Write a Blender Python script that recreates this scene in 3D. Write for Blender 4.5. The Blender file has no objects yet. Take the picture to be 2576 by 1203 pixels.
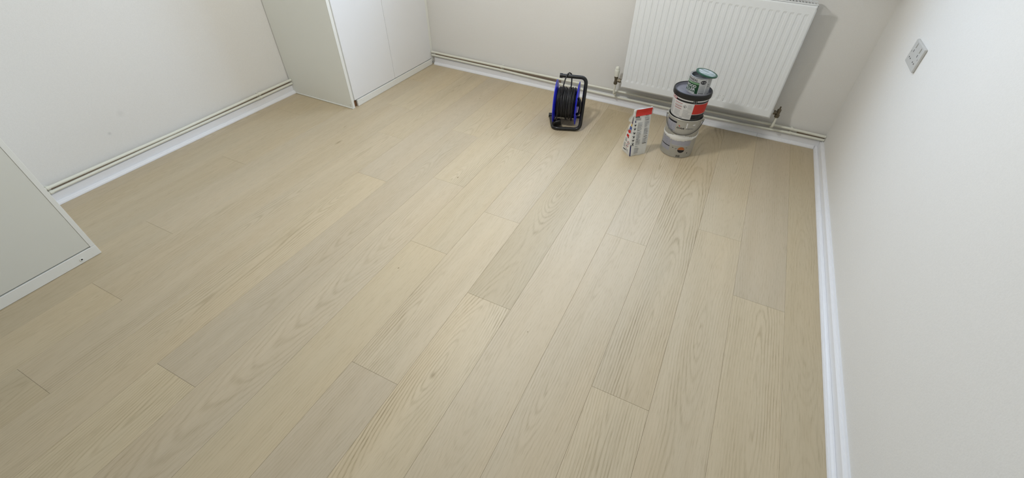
import bpy, bmesh, math, random
from mathutils import Vector, Matrix
random.seed(7)
sc = bpy.context.scene
col = sc.collection
PI = math.pi

# ------------------------------------------------------------------ camera
CAMH = 1.33
cd = bpy.data.cameras.new('camera')
cam = bpy.data.objects.new('camera', cd)
col.objects.link(cam)
cam.location = (0, 0, CAMH)
pitch, roll, yaw = 0.7336416, 0.0339810, 0.4246023
Rm = Matrix.Rotation(yaw, 3, 'Z') @ Matrix.Rotation(PI/2 - pitch, 3, 'X') @ Matrix.Rotation(roll, 3, 'Z')
cam.rotation_euler = Rm.to_euler()
cd.sensor_width = 36.0
cd.sensor_fit = 'HORIZONTAL'
cd.lens = 36.0*1084.552/2576
cd.shift_x = -(1320.937 - 1288)/2576
cd.shift_y = (586.640 - 601.5)/2576
cd.clip_start = 0.02
sc.camera = cam

# ------------------------------------------------------------------ light
W = bpy.data.worlds.new('world'); sc.world = W; W.use_nodes = True
bg = W.node_tree.nodes['Background']
_N, _L = W.node_tree.nodes, W.node_tree.links
_tc = _N.new('ShaderNodeTexCoord'); _sx = _N.new('ShaderNodeSeparateXYZ'); _cr = _N.new('ShaderNodeValToRGB')
_L.new(_tc.outputs['Generated'], _sx.inputs[0]); _L.new(_sx.outputs[2], _cr.inputs[0]); _L.new(_cr.outputs[0], bg.inputs[0])
_cr.color_ramp.elements[0].position = 0.0; _cr.color_ramp.elements[0].color = (0.10, 0.11, 0.11, 1)      # dull ground below the horizon
_e = _cr.color_ramp.elements.new(0.03); _e.color = (0.56, 0.76, 1.04, 1)
_cr.color_ramp.elements[-1].position = 0.5; _cr.color_ramp.elements[-1].color = (0.60, 0.80, 1.10, 1)
bg.inputs[1].default_value = SKY = 9.5

XL, XR, YB, YF, ZC = -2.694, 0.652, 2.862, -1.95, 2.40      # inner faces of the walls
WT = 0.26
WX0, WX1, WZ0, WZ1 = -1.42, -0.10, 0.93, 2.28              # window opening
ld = bpy.data.lights.new('window_portal', 'AREA')
ld.shape = 'RECTANGLE'; ld.size = WX1-WX0; ld.size_y = WZ1-WZ0
ld.cycles.is_portal = True
lo = bpy.data.objects.new('window_portal', ld); col.objects.link(lo)
lo.location = ((WX0+WX1)/2, YB+WT, (WZ0+WZ1)/2)
lo.rotation_euler = (-PI/2, 0, 0)

LAMP = (-0.95, 1.48, 1.50)
ld = bpy.data.lights.new('ceiling_bulb', 'POINT')
ld.energy = 38.0; ld.color = (1.0, 0.985, 0.955); ld.shadow_soft_size = 0.07
lo = bpy.data.objects.new('ceiling_bulb', ld); col.objects.link(lo)
lo.location = LAMP

vs = sc.view_settings
vs.view_transform = 'Standard'; vs.look = 'None'; vs.gamma = 1.0
vs.use_curve_mapping = False
vs.exposure = 0.0

# ------------------------------------------------------------------ materials
def srgb(r, g, b):
    f = lambda c: (c/255/12.92) if c/255 <= 0.04045 else ((c/255+0.055)/1.055)**2.4
    return (f(r), f(g), f(b), 1)

def new_mat(name):
    m = bpy.data.materials.new(name); m.use_nodes = True
    nt = m.node_tree
    return m, nt, nt.nodes['Principled BSDF']

def plain(name, rgb, rough=0.5, metal=0.0, spec=0.5, noise=0.03, nscale=40, bump=0.0, coat=0.0):
    """a procedural paint: colour slightly mottled by noise, optional fine relief"""
    m, nt, b = new_mat(name)
    c = srgb(*rgb)
    tc = nt.nodes.new('ShaderNodeTexCoord')
    nz = nt.nodes.new('ShaderNodeTexNoise'); nz.inputs['Scale'].default_value = nscale
    nz.inputs['Detail'].default_value = 3
    nt.links.new(tc.outputs['Object'], nz.inputs['Vector'])
    mr = nt.nodes.new('ShaderNodeMapRange')
    mr.inputs['To Min'].default_value = 1-noise; mr.inputs['To Max'].default_value = 1+noise
    nt.links.new(nz.outputs['Fac'], mr.inputs['Value'])
    mul = nt.nodes.new('ShaderNodeVectorMath'); mul.operation = 'SCALE'
    mul.inputs[0].default_value = c[:3]
    nt.links.new(mr.outputs[0], mul.inputs['Scale'])
    nt.links.new(mul.outputs[0], b.inputs['Base Color'])
    b.inputs['Roughness'].default_value = rough
    b.inputs['Metallic'].default_value = metal
    b.inputs['Specular IOR Level'].default_value = spec
    if coat: b.inputs['Coat Weight'].default_value = coat
    if bump:
        n2 = nt.nodes.new('ShaderNodeTexNoise'); n2.inputs['Scale'].default_value = nscale*6
        n2.inputs['Detail'].default_value = 4
        nt.links.new(tc.outputs['Object'], n2.inputs['Vector'])
        bp = nt.nodes.new('ShaderNodeBump'); bp.inputs['Strength'].default_value = bump
        bp.inputs['Distance'].default_value = 0.002
        nt.links.new(n2.outputs['Fac'], bp.inputs['Height'])
        nt.links.new(bp.outputs[0], b.inputs['Normal'])
    return m

def wall_paint(name, rgb, marks=()):
    """matt emulsion: roller stipple, faint patchiness, small scuffs at given spots (world x, y, z, radius)"""
    m, nt, b = new_mat(name)
    N, L = nt.nodes, nt.links
    geo = N.new('ShaderNodeNewGeometry')
    big = N.new('ShaderNodeTexNoise'); big.inputs['Scale'].default_value = 1.7; big.inputs['Detail'].default_value = 3
    L.new(geo.outputs['Position'], big.inputs['Vector'])
    mr = N.new('ShaderNodeMapRange'); mr.inputs['To Min'].default_value = 0.965; mr.inputs['To Max'].default_value = 1.03
    L.new(big.outputs['Fac'], mr.inputs['Value'])
    fine = N.new('ShaderNodeTexNoise'); fine.inputs['Scale'].default_value = 260; fine.inputs['Detail'].default_value = 2
    L.new(geo.outputs['Position'], fine.inputs['Vector'])
    mf = N.new('ShaderNodeMapRange'); mf.inputs['To Min'].default_value = 0.95; mf.inputs['To Max'].default_value = 1.05
    L.new(fine.outputs['Fac'], mf.inputs['Value'])
    mm = N.new('ShaderNodeMath'); mm.operation = 'MULTIPLY'
    L.new(mr.outputs[0], mm.inputs[0]); L.new(mf.outputs[0], mm.inputs[1])
    last = mm.outputs[0]
    for (x, y, z, r, s) in marks:
        d = N.new('ShaderNodeVectorMath'); d.operation = 'SUBTRACT'
        L.new(geo.outputs['Position'], d.inputs[0]); d.inputs[1].default_value = (x, y, z)
        ln = N.new('ShaderNodeVectorMath'); ln.operation = 'LENGTH'; L.new(d.outputs[0], ln.inputs[0])
        k = N.new('ShaderNodeMapRange'); k.interpolation_type = 'SMOOTHSTEP'
        k.inputs['From Min'].default_value = 0; k.inputs['From Max'].default_value = r
        k.inputs['To Min'].default_value = s; k.inputs['To Max'].default_value = 1
        L.new(ln.outputs['Value'], k.inputs['Value'])
        q = N.new('ShaderNodeMath'); q.operation = 'MULTIPLY'
        L.new(last, q.inputs[0]); L.new(k.outputs[0], q.inputs[1]); last = q.outputs[0]
    sc_ = N.new('ShaderNodeVectorMath'); sc_.operation = 'SCALE'; sc_.inputs[0].default_value = srgb(*rgb)[:3]
    L.new(last, sc_.inputs['Scale']); L.new(sc_.outputs[0], b.inputs['Base Color'])
    b.inputs['Roughness'].default_value = 0.75
    b.inputs['Specular IOR Level'].default_value = 0.25
    bp = N.new('ShaderNodeBump'); bp.inputs['Strength'].default_value = 0.18; bp.inputs['Distance'].default_value = 0.001
    L.new(fine.outputs['Fac'], bp.inputs['Height']); L.new(bp.outputs[0], b.inputs['Normal'])
    return m

KNOTS = [(-0.6, 0.0, 0)]
def wood_mat(knots):
    """limed oak: growth rings cut flat (cathedrals), pores, broad streaks. Tint from the plank's object colour, grain strength in its alpha."""
    m, nt, b = new_mat('limed_oak')
    N, L = nt.nodes, nt.links
    def math_(op, a, c=None, clamp=False):
        n = N.new('ShaderNodeMath'); n.operation = op; n.use_clamp = clamp
        for i, v in enumerate((a, c)):
            if v is None: continue
            if isinstance(v, (int, float)): n.inputs[i].default_value = v
            else: L.new(v, n.inputs[i])
        return n.outputs[0]
    def noise(vec, scale, detail=2.0, rough=0.5):
        n = N.new('ShaderNodeTexNoise'); n.inputs['Scale'].default_value = scale
        n.inputs['Detail'].default_value = detail; n.inputs['Roughness'].default_value = rough
        L.new(vec, n.inputs['Vector']); return n.outputs['Fac']
    def comb(x, y, z):
        n = N.new('ShaderNodeCombineXYZ')
        for i, v in enumerate((x, y, z)):
            if isinstance(v, (int, float)): n.inputs[i].default_value = v
            else: L.new(v, n.inputs[i])
        return n.outputs[0]
    tc = N.new('ShaderNodeTexCoord'); oi = N.new('ShaderNodeObjectInfo')
    sx = N.new('ShaderNodeSeparateXYZ'); L.new(tc.outputs['Object'], sx.inputs[0])
    X, Y = sx.outputs[0], sx.outputs[1]
    rnd = oi.outputs['Random']
    seed = math_('MULTIPLY', rnd, 173.0)
    # cathedral rings: radius from a heart line that wanders up and down along the board
    h = noise(comb(0.0, math_('MULTIPLY', Y, 1.1), seed), 1.0, 1.0)
    h = math_('MULTIPLY', math_('SUBTRACT', h, 0.40), 0.22)
    off = math_('MULTIPLY', math_('SUBTRACT', noise(comb(3.3, math_('MULTIPLY', Y, 0.8), seed), 1.0, 1.0), 0.5), 0.22)
    wx = math_('MULTIPLY', math_('SUBTRACT', noise(comb(math_('MULTIPLY', X, 12.0), math_('MULTIPLY', Y, 3.0), seed), 1.0, 3.0), 0.5), 0.016)
    # boards whose figure is plain in the photo carry the spot of their heart: (x, y, slope)
    at = N.new('ShaderNodeAttribute'); at.attribute_type = 'OBJECT'; at.attribute_name = 'heart'
    hs = N.new('ShaderNodeSeparateXYZ'); L.new(at.outputs['Vector'], hs.inputs[0])
    has = math_('GREATER_THAN', hs.outputs[2], 0.001)
    def blend(a, c):      # a where no heart is given, c where it is
        return math_('ADD', math_('MULTIPLY', a, math_('SUBTRACT', 1.0, has)), math_('MULTIPLY', c, has))
    wob = math_('MULTIPLY', math_('SUBTRACT', noise(comb(math_('MULTIPLY', X, 9.0), math_('MULTIPLY', Y, 5.0), math_('ADD', seed, 2.0)), 1.0, 2.0), 0.5), 0.020)
    h = blend(h, math_('ADD', math_('MULTIPLY', math_('SUBTRACT', Y, hs.outputs[1]), hs.outputs[2]), wob))
    off = blend(off, math_('MULTIPLY', hs.outputs[0], -1.0))
    xx = math_('ADD', math_('ADD', X, off), wx)
    rad = math_('SQRT', math_('ADD', math_('MULTIPLY', xx, xx), math_('MULTIPLY', h, h)))
    ringw = math_('ADD', math_('MULTIPLY', rad, 700.0), math_('MULTIPLY', noise(comb(math_('MULTIPLY', X, 4.0), Y, seed), 2.0, 1.0), 5.0))
    ring = math_('POWER', math_('ADD', math_('MULTIPLY', math_('SINE', ringw), 0.5), 0.5), 3.0)
    fade = noise(comb(math_('MULTIPLY', X, 9.0), math_('MULTIPLY', Y, 1.6), math_('ADD', seed, 9.0)), 1.0, 2.0)
    fmr = N.new('ShaderNodeMapRange'); fmr.inputs['From Min'].default_value = 0.36; fmr.inputs['From Max'].default_value = 0.66
    L.new(fade, fmr.inputs['Value'])
    dash = noise(comb(math_('MULTIPLY', X, 260.0), math_('MULTIPLY', Y, 9.0), seed), 1.0, 2.0)
    dmr = N.new('ShaderNodeMapRange'); dmr.inputs['From Min'].default_value = 0.35; dmr.inputs['From Max'].default_value = 0.62
    dmr.inputs['To Min'].default_value = 0.35
    L.new(dash, dmr.inputs['Value'])
    ring_i = math_('MULTIPLY', math_('MULTIPLY', ring, fmr.outputs[0]), math_('MULTIPLY', dmr.outputs[0], oi.outputs['Alpha']))
    # pores
    po = noise(comb(math_('MULTIPLY', X, 400.0), math_('MULTIPLY', Y, 20.0), seed), 1.0, 2.0, 0.6)
    pmr = N.new('ShaderNodeMapRange'); pmr.inputs['From Min'].default_value = 0.52; pmr.inputs['From Max'].default_value = 0.72
    L.new(po, pmr.inputs['Value'])
    # broad streaks
    st = noise(comb(math_('MULTIPLY', X, 22.0), math_('MULTIPLY', Y, 1.1), math_('ADD', seed, 4.0)), 1.0, 3.0)
    hue = noise(comb(math_('MULTIPLY', X, 6.0), math_('MULTIPLY', Y, 1.3), math_('ADD', seed, 40.0)), 1.0, 2.0)
    val = math_('ADD', 1.0, math_('MULTIPLY', math_('SUBTRACT', st, 0.5), 0.20))
    val = math_('SUBTRACT', val, math_('MULTIPLY', ring_i, 0.60))
    val = math_('SUBTRACT', val, math_('MULTIPLY', pmr.outputs[0], 0.15))
    geo = N.new('ShaderNodeNewGeometry')
    for (x, y, rx, ry, s) in knots:
        d = N.new('ShaderNodeVectorMath'); d.operation = 'SUBTRACT'
        L.new(geo.outputs['Position'], d.inputs[0]); d.inputs[1].default_value = (x, y, 0)
        mu = N.new('ShaderNodeVectorMath'); mu.operation = 'MULTIPLY'; L.new(d.outputs[0], mu.inputs[0]); mu.inputs[1].default_value = (1/rx, 1/ry, 0)
        ln = N.new('ShaderNodeVectorMath'); ln.operation = 'LENGTH'; L.new(mu.outputs[0], ln.inputs[0])
        k = N.new('ShaderNodeMapRange'); k.interpolation_type = 'SMOOTHSTEP'
        k.inputs['To Min'].default_value = s; k.inputs['To Max'].default_value = 1
        L.new(ln.outputs['Value'], k.inputs['Value'])
        val = math_('MULTIPLY', val, k.outputs[0])
    mixc = N.new('ShaderNodeMix'); mixc.data_type = 'RGBA'; mixc.inputs['Factor'].default_value = 0.5
    L.new(hue, mixc.inputs['Factor'])
    mixc.inputs['A'].default_value = (1.03, 0.99, 0.93, 1); mixc.inputs['B'].default_value = (0.97, 1.0, 1.05, 1)
    m1 = N.new('ShaderNodeVectorMath'); m1.operation = 'MULTIPLY'
    L.new(oi.outputs['Color'], m1.inputs[0]); L.new(mixc.outputs['Result'], m1.inputs[1])
    # darker wood is also browner: raise the tint to a power by channel
    m2 = N.new('ShaderNodeVectorMath'); m2.operation = 'MULTIPLY'
    L.new(m1.outputs[0], m2.inputs[0])
    L.new(comb(math_('POWER', val, 0.9), val, math_('POWER', val, 1.25)), m2.inputs[1])
    L.new(m2.outputs[0], b.inputs['Base Color'])
    rr = math_('ADD', 0.44, math_('MULTIPLY', po, 0.10))
    L.new(rr, b.inputs['Roughness'])
    b.inputs['Specular IOR Level'].default_value = 0.5
    bp = N.new('ShaderNodeBump'); bp.inputs['Strength'].default_value = 0.10; bp.inputs['Distance'].default_value = 0.0006
    L.new(math_('SUBTRACT', 1.0, math_('ADD', pmr.outputs[0], math_('MULTIPLY', ring_i, 1.6))), bp.inputs['Height'])
    L.new(bp.outputs[0], b.inputs['Normal'])
    return m

M = {}
M['wall'] = wall_paint('wall_paint', (227, 225.5, 221.5), marks=[(-2.694, 0.95, 0.27, 0.025, 0.93), (-2.694, 0.86, 0.20, 0.012, 0.82)])
M['ceiling'] = wall_paint('ceiling_paint', (232, 232, 230))
M['gloss'] = plain('white_gloss_paint', (236, 237, 240), 0.32, noise=0.015, nscale=20, bump=0.03)
M['pipe'] = plain('cream_pipe_paint', (226, 226, 214), 0.38, noise=0.02, nscale=30)
M['rad'] = plain('radiator_enamel', (231, 234, 235), 0.42, noise=0.012, nscale=20, bump=0.05)
M['laminate'] = plain('off_white_laminate', (236, 237, 230), 0.42, noise=0.012, nscale=8)
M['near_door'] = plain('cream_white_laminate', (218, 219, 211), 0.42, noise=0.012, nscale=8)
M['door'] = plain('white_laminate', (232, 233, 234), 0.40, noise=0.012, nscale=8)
M['edging'] = plain('white_edging', (232, 233, 228), 0.4, noise=0.01)
M['chipboard'] = plain('raw_chipboard', (122, 88, 58), 0.9, noise=0.4, nscale=300)
M['dark_gap'] = plain('dark_gap', (40, 32, 26), 0.9, noise=0.2)
M['black'] = plain('black_plastic', (20, 20, 21), 0.42, noise=0.1)
M['tube'] = plain('black_powder_coat', (20, 20, 21), 0.34, noise=0.1)
M['cable'] = plain('black_rubber_cable', (26, 26, 27), 0.5, noise=0.15, nscale=200)
M['blue'] = plain('blue_plastic', (28, 36, 190), 0.35, noise=0.04)
M['steel'] = plain('tin_plate', (190, 192, 196), 0.28, metal=0.85, noise=0.03)
M['brass'] = plain('aged_brass', (108, 100, 84), 0.45, metal=0.6, noise=0.35, nscale=180)
M['copper'] = plain('dull_copper', (126, 92, 74), 0.5, metal=0.6, noise=0.3, nscale=180)
M['brown_gap_shade'] = plain('pipe_gap_shade_brown', (172, 156, 142), 0.9, noise=0.2, nscale=90)  # brown tone with the shade between the pipes put into the colour
M['socket'] = plain('white_socket_plastic', (196, 196, 193), 0.3, noise=0.01)
M['soot'] = plain('dark_speck', (30, 26, 22), 0.9, noise=0.2)
M['subfloor'] = plain('underlay', (120, 100, 72), 0.9, noise=0.2)
M['frame'] = plain('window_upvc', (236, 237, 238), 0.3, noise=0.01)

def glass_mat():
    m = bpy.data.materials.new('window_glass'); m.use_nodes = True
    nt = m.node_tree; nt.nodes.clear()
    o = nt.nodes.new('ShaderNodeOutputMaterial'); mx = nt.nodes.new('ShaderNodeMixShader')
    t = nt.nodes.new('ShaderNodeBsdfTransparent'); g = nt.nodes.new('ShaderNodeBsdfGlossy')
    g.inputs['Roughness'].default_value = 0.02
    lw = nt.nodes.new('ShaderNodeLayerWeight')
    pw = nt.nodes.new('ShaderNodeMath'); pw.operation = 'POWER'; pw.inputs[1].default_value = 5.0
    ad = nt.nodes.new('ShaderNodeMath'); ad.operation = 'MULTIPLY_ADD'; ad.inputs[1].default_value = 0.96; ad.inputs[2].default_value = 0.04
    nt.links.new(lw.outputs['Facing'], pw.inputs[0]); nt.links.new(pw.outputs[0], ad.inputs[0])
    nt.links.new(ad.outputs[0], mx.inputs[0]); nt.links.new(t.outputs[0], mx.inputs[1]); nt.links.new(g.outputs[0], mx.inputs[2])
    nt.links.new(mx.outputs[0], o.inputs[0]); return m
M['glass'] = glass_mat()
def lamp_mat():
    m, nt, b = new_mat('lamp_diffuser')
    b.inputs['Emission Color'].default_value = (1.0, 0.92, 0.8, 1); b.inputs['Emission Strength'].default_value = 6
    return m
M['lamp'] = lamp_mat()

# ------------------------------------------------------------------ mesh helpers
def link(name, me, parent=None):
    o = bpy.data.objects.new(name, me); col.objects.link(o)
    if parent is not None: o.parent = parent
    return o

def from_bm(name, bm, mats, parent=None, smooth=False, angle=None):
    me = bpy.data.meshes.new(name)
    bmesh.ops.recalc_face_normals(bm, faces=bm.faces)
    bm.to_mesh(me); bm.free()
    if not isinstance(mats, (list, tuple)): mats = [mats]
    for m in mats: me.materials.append(m)
    if smooth:
        for p in me.polygons: p.use_smooth = True
        if angle: me.set_sharp_from_angle(angle=math.radians(angle))
    return link(name, me, parent)

def add_box(bm, lo, hi, bevel=0.0, seg=1, mat=0):
    r = bmesh.ops.create_cube(bm, size=1.0)
    vs_ = r['verts']
    for v in vs_:
        v.co = Vector([(lo[i]+hi[i])/2 + v.co[i]*(hi[i]-lo[i]) for i in range(3)])
    fs = set(f for v in vs_ for f in v.link_faces)
    for f in fs: f.material_index = mat
    if bevel > 0:
        es = list(set(e for v in vs_ for e in v.link_edges))
        bmesh.ops.bevel(bm, geom=es, offset=bevel, segments=seg, affect='EDGES', profile=0.5)

def box(name, lo, hi, mat, parent=None, bevel=0.0, seg=1):
    """box in its parent's frame; top-level boxes get their origin at the base centre"""
    bm = bmesh.new()
    if parent is None:
        c = Vector(((lo[0]+hi[0])/2, (lo[1]+hi[1])/2, lo[2]))
        add_box(bm, Vector(lo)-c, Vector(hi)-c, bevel, seg)
        o = from_bm(name, bm, mat); o.location = c
    else:
        add_box(bm, lo, hi, bevel, seg); o = from_bm(name, bm, mat, parent)
    return o

def add_tube(bm, path, r, n=10, closed=False, caps=True, mat=0):
    """sweep a circle along path; r a number or a list"""
    P = [Vector(p) for p in path]; m = len(P)
    rs = r if isinstance(r, (list, tuple)) else [r]*m
    T = []
    for i in range(m):
        a = P[(i-1) % m] if (closed or i > 0) else P[i]
        b = P[(i+1) % m] if (closed or i < m-1) else P[i]
        T.append((b-a).normalized())
    up = Vector((0, 0, 1)) if abs(T[0].z) < 0.9 else Vector((1, 0, 0))
    u = T[0].cross(up).normalized()
    rings = []
    for i in range(m):
        if i > 0:
            q = T[i-1].rotation_difference(T[i]); u = (q @ u).normalized()
        u = (u - T[i]*u.dot(T[i])).normalized()
        v = T[i].cross(u)
        rings.append([bm.verts.new(P[i] + (u*math.cos(2*PI*k/n) + v*math.sin(2*PI*k/n))*rs[i]) for k in range(n)])
    for i in range(m if closed else m-1):
        A, B = rings[i], rings[(i+1) % m]
        for k in range(n):
            f = bm.faces.new((A[k], A[(k+1) % n], B[(k+1) % n], B[k])); f.material_index = mat
    if caps and not closed:
        bm.faces.new(rings[0][::-1]).material_index = mat; bm.faces.new(rings[-1]).material_index = mat

def tube(name, path, r, mat, parent=None, n=12, closed=False):
    bm = bmesh.new(); add_tube(bm, path, r, n, closed)
    return from_bm(name, bm, mat, parent, smooth=True, angle=50)

def fillet(pts, rad, seg=6):
    """round the corners of a polyline"""
    P = [Vector(p) for p in pts]; out = [P[0]]
    for i in range(1, len(P)-1):
        a = (P[i-1]-P[i]); b = (P[i+1]-P[i])
        r = min(rad, a.length*0.49, b.length*0.49)
        A = P[i] + a.normalized()*r; B = P[i] + b.normalized()*r
        for k in range(seg+1):
            t = k/seg
            out.append(A*(1-t)**2 + P[i]*2*t*(1-t) + B*t*t)
    out.append(P[-1]); return out

def add_lathe(bm, prof, n=48, c=(0, 0), mat=0, z0=0.0):
    """profile [(r, z)] turned about a vertical axis through c"""
    rings = []
    for r, z in prof:
        if r < 1e-6: rings.append([bm.verts.new((c[0], c[1], z+z0))])
        else: rings.append([bm.verts.new((c[0]+r*math.cos(2*PI*k/n), c[1]+r*math.sin(2*PI*k/n), z+z0)) for k in range(n)])
    for A, B in zip(rings, rings[1:]):
        for k in range(n):
            k2 = (k+1) % n
            if len(A) == 1 and len(B) == 1: continue
            if len(A) == 1: f = bm.faces.new((A[0], B[k2], B[k]))
            elif len(B) == 1: f = bm.faces.new((A[k], A[k2], B[0]))
            else: f = bm.faces.new((A[k], A[k2], B[k2], B[k]))
            f.material_index = mat

def lathe(name, prof, mat, parent=None, n=48, axis=None, loc=None, angle=40):
    bm = bmesh.new(); add_lathe(bm, prof, n)
    if axis: bmesh.ops.transform(bm, matrix=axis, verts=bm.verts)
    if loc: bmesh.ops.translate(bm, vec=loc, verts=bm.verts)
    return from_bm(name, bm, mat, parent, smooth=True, angle=angle)

def prism(name, prof, a, b, mat, frame, parent=None):
    """extrude a 2-D profile (p, q) between stations a and b; frame(p, q, s) -> point"""
    bm = bmesh.new()
    A = [bm.verts.new(frame(p, q, a)) for p, q in prof]; B = [bm.verts.new(frame(p, q, b)) for p, q in prof]
    n = len(prof)
    for k in range(n): bm.faces.new((A[k], A[(k+1) % n], B[(k+1) % n], B[k]))
    bm.faces.new(A[::-1]); bm.faces.new(B)
    return from_bm(name, bm, mat, parent)

def structure(o): o['kind'] = 'structure'; return o
def thing(name, loc, label, cat, rz=0, group=None):
    o = bpy.data.objects.new(name, None); col.objects.link(o)
    o.empty_display_size = 0.05
    o.location = loc; o.rotation_euler = (0, 0, rz); o['label'] = label; o['category'] = cat
    if group: o['group'] = group
    return o

# ------------------------------------------------------------------ setting: floor of planks
floor = structure(box('floor', (XL-0.1, YF-0.1, -0.16), (XR+0.1, YB+0.1, -0.015), M['subfloor']))
fo = floor.location
PW = 0.192; X0 = 0.493
KN = [(-1.12, 1.58, 0.006, 0.010, 0.35), (-0.985, 0.905, 0.005, 0.006, 0.35), (-1.93, 1.56, 0.012, 0.045, 0.62),
      (-2.03, 1.72, 0.006, 0.02, 0.7), (-0.575, 0.56, 0.018, 0.02, 0.80), (-1.50, 2.47, 0.006, 0.012, 0.5),
      (-0.365, 0.86, 0.004, 0.006, 0.55)]
M['oak'] = wood_mat(KN)
joints = {-1: [0.35], 0: [-0.5, 1.392], 1: [-0.15, 1.745], 2: [-1.1, 0.762], 3: [-0.4, 1.515], 4: [0.2], 5: [-0.9, 0.921, 2.755],
          6: [-1.3, 0.481, 1.393], 7: [-0.8, 1.065, 1.985], 8: [-0.3, 1.52, 2.435], 9: [-1.6, 0.185, 2.0], 10: [-0.5, 1.374],
          11: [-0.03, 1.766], 12: [-1.5, 0.295, 2.10], 13: [-1.2, 0.62, 2.5], 14: [-0.8, 1.15], 15: [-0.2, 1.7], 16: [0.4]}
# tint by (row, board from the near end): (brightness, warmth -1 grey .. +1 yellow-brown, grain strength)
tint = {(-1, 0): (0.90, .5, .3), (-1, 1): (0.90, .4, .3), (0, 1): (1.03, .25, .9), (0, 2): (0.87, -.25, .45),
        (1, 1): (0.99, .1, .8), (1, 2): (0.96, .1, .7), (2, 1): (1.06, .25, .9), (2, 2): (0.92, .15, 1.5),
        (3, 1): (1.0, .05, .7), (3, 2): (1.0, -.1, .9), (4, 0): (1.0, .1, .7), (4, 1): (1.02, .1, .6),
        (5, 1): (1.12, .35, 1.6), (5, 2): (0.80, .6, 1.0), (6, 1): (0.92, -.25, .5), (6, 2): (1.05, .15, 1.2),
        (6, 3): (1.0, -.05, .9), (7, 1): (1.03, .45, .4), (7, 2): (1.0, .25, .6), (8, 1): (0.97, -.1, .6),
        (8, 2): (1.04, .2, 1.0), (8, 3): (1.0, .3, .6), (9, 1): (1.13, .5, .9), (9, 2): (0.90, -.2, .6), (9, 3): (0.99, .2, .6),
        (10, 1): (1.05, .2, .9), (10, 2): (0.92, -.25, .4), (11, 0): (0.96, .4, .8), (11, 1): (1.0, .05, .8), (11, 2): (0.98, .2, .8),
        (12, 1): (1.10, .35, .5), (12, 2): (0.98, .1, .6), (12, 3): (1.06, .3, .5), (13, 1): (0.93, .3, .5), (13, 2): (0.98, .0, .5),
        (13, 3): (1.0, .2, .5), (14, 1): (0.9, .25, .4), (14, 2): (0.94, .2, .5), (15, 1): (0.95, .2, .4), (15, 2): (0.93, .3, .4)}
hearts = {(5, 1): (-.575, .60, .16), (8, 1): (-1.13, 1.50, .10), (2, 2): (0.03, 1.05, .07), (6, 3): (-.76, 1.50, .10),
          (0, 1): (.41, .95, .06), (3, 2): (-.17, 2.3, .08), (1, 2): (.21, 2.5, .09), (6, 2): (-.80, .50, .05), (7, 3): (-.95, 2.25, .12)}
BASE = (0.566, 0.476, 0.334)
for k in range(-1, 17):
    x1 = min(X0 - PW*k, XR-0.004); x0 = X0 - PW*(k+1)
    if k == -1: x0 = X0
    x0 = max(x0, XL+0.004)
    if x1 - x0 < 0.01: continue
    ys = [YF] + joints[k] + [YB-0.004]
    for j in range(len(ys)-1):
        a, b2 = ys[j], ys[j+1]
        br, wm, gr = tint.get((k, j), (random.uniform(.94, 1.04), random.uniform(-.1, .3), .7))
        br = 1 + (br-1)*0.52; wm *= .55
        cx, cy = (x0+x1)/2, (a+b2)/2
        bm = bmesh.new()
        g = 0.00022
        add_box(bm, (-(x1-x0)/2+g, -(b2-a)/2+g, -0.014), ((x1-x0)/2-g, (b2-a)/2-g, 0.0), bevel=0.0004)
        o = from_bm('plank', bm, M['oak'], floor)
        o.location = Vector((cx, cy, 0)) - fo
        if (k, j) in hearts:
            hx, hy, hk = hearts[(k, j)]; o['heart'] = (hx-cx, hy-cy, hk)
        o.color = (BASE[0]*br, BASE[1]*br*(1-.03*wm), BASE[2]*br*(1-.20*wm), min(1, gr/2))

# walls (the back wall has the window opening)
T = 0.12
structure(box('wall_left', (XL-T, YF-T, -0.16), (XL, YB+T, ZC), M['wall']))
structure(box('wall_right', (XR, YF-T, -0.16), (XR+T, YB+T, ZC), M['wall']))
structure(box('wall_front', (XL, YF-T, -0.16), (XR, YF, ZC), M['wall']))
bm = bmesh.new()
for lo_, hi_ in (((XL, YB, -0.16), (WX0, YB+WT, ZC)), ((WX1, YB, -0.16), (XR, YB+WT, ZC)),
                 ((WX0, YB, -0.16), (WX1, YB+WT, WZ0)), ((WX0, YB, WZ1), (WX1, YB+WT, ZC))):
    add_box(bm, lo_, hi_)
structure(from_bm('wall_back', bm, M['wall']))
structure(box('ceiling', (XL-T, YF-T, ZC), (XR+T, YB+WT, ZC+0.1), M['ceiling']))

# window above the radiator: frame, mullion, panes, sill
win = structure(bpy.data.objects.new('window_1', None)); col.objects.link(win)
win.location = ((WX0+WX1)/2, YB+0.21, WZ0)
hw, hh = (WX1-WX0)/2, WZ1-WZ0
bm = bmesh.new()
for lo_, hi_ in (((-hw, -.035, 0), (hw, .035, .055)), ((-hw, -.035, hh-.055), (hw, .035, hh)), ((-hw, -.035, .055), (-hw+.055, .035, hh-.055)),
                 ((hw-.055, -.035, .055), (hw, .035, hh-.055)), ((-.03, -.035, .055), (.03, .035, hh-.055))):
    add_box(bm, lo_, hi_, 0.004)
from_bm('window_frame', bm, M['frame'], win)
for s in (-1, 1):
    a, b2 = sorted((s*.03, s*(hw-.055)))
    box('pane', (a+.0005, -.003, .0555), (b2-.0005, .003, hh-.0555), M['glass'], win)
sill = box('window_sill', (-hw-.10, -.30, -.04), (hw+.745, -.2105, -.0005), M['gloss'], win, bevel=0.006, seg=2)

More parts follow.
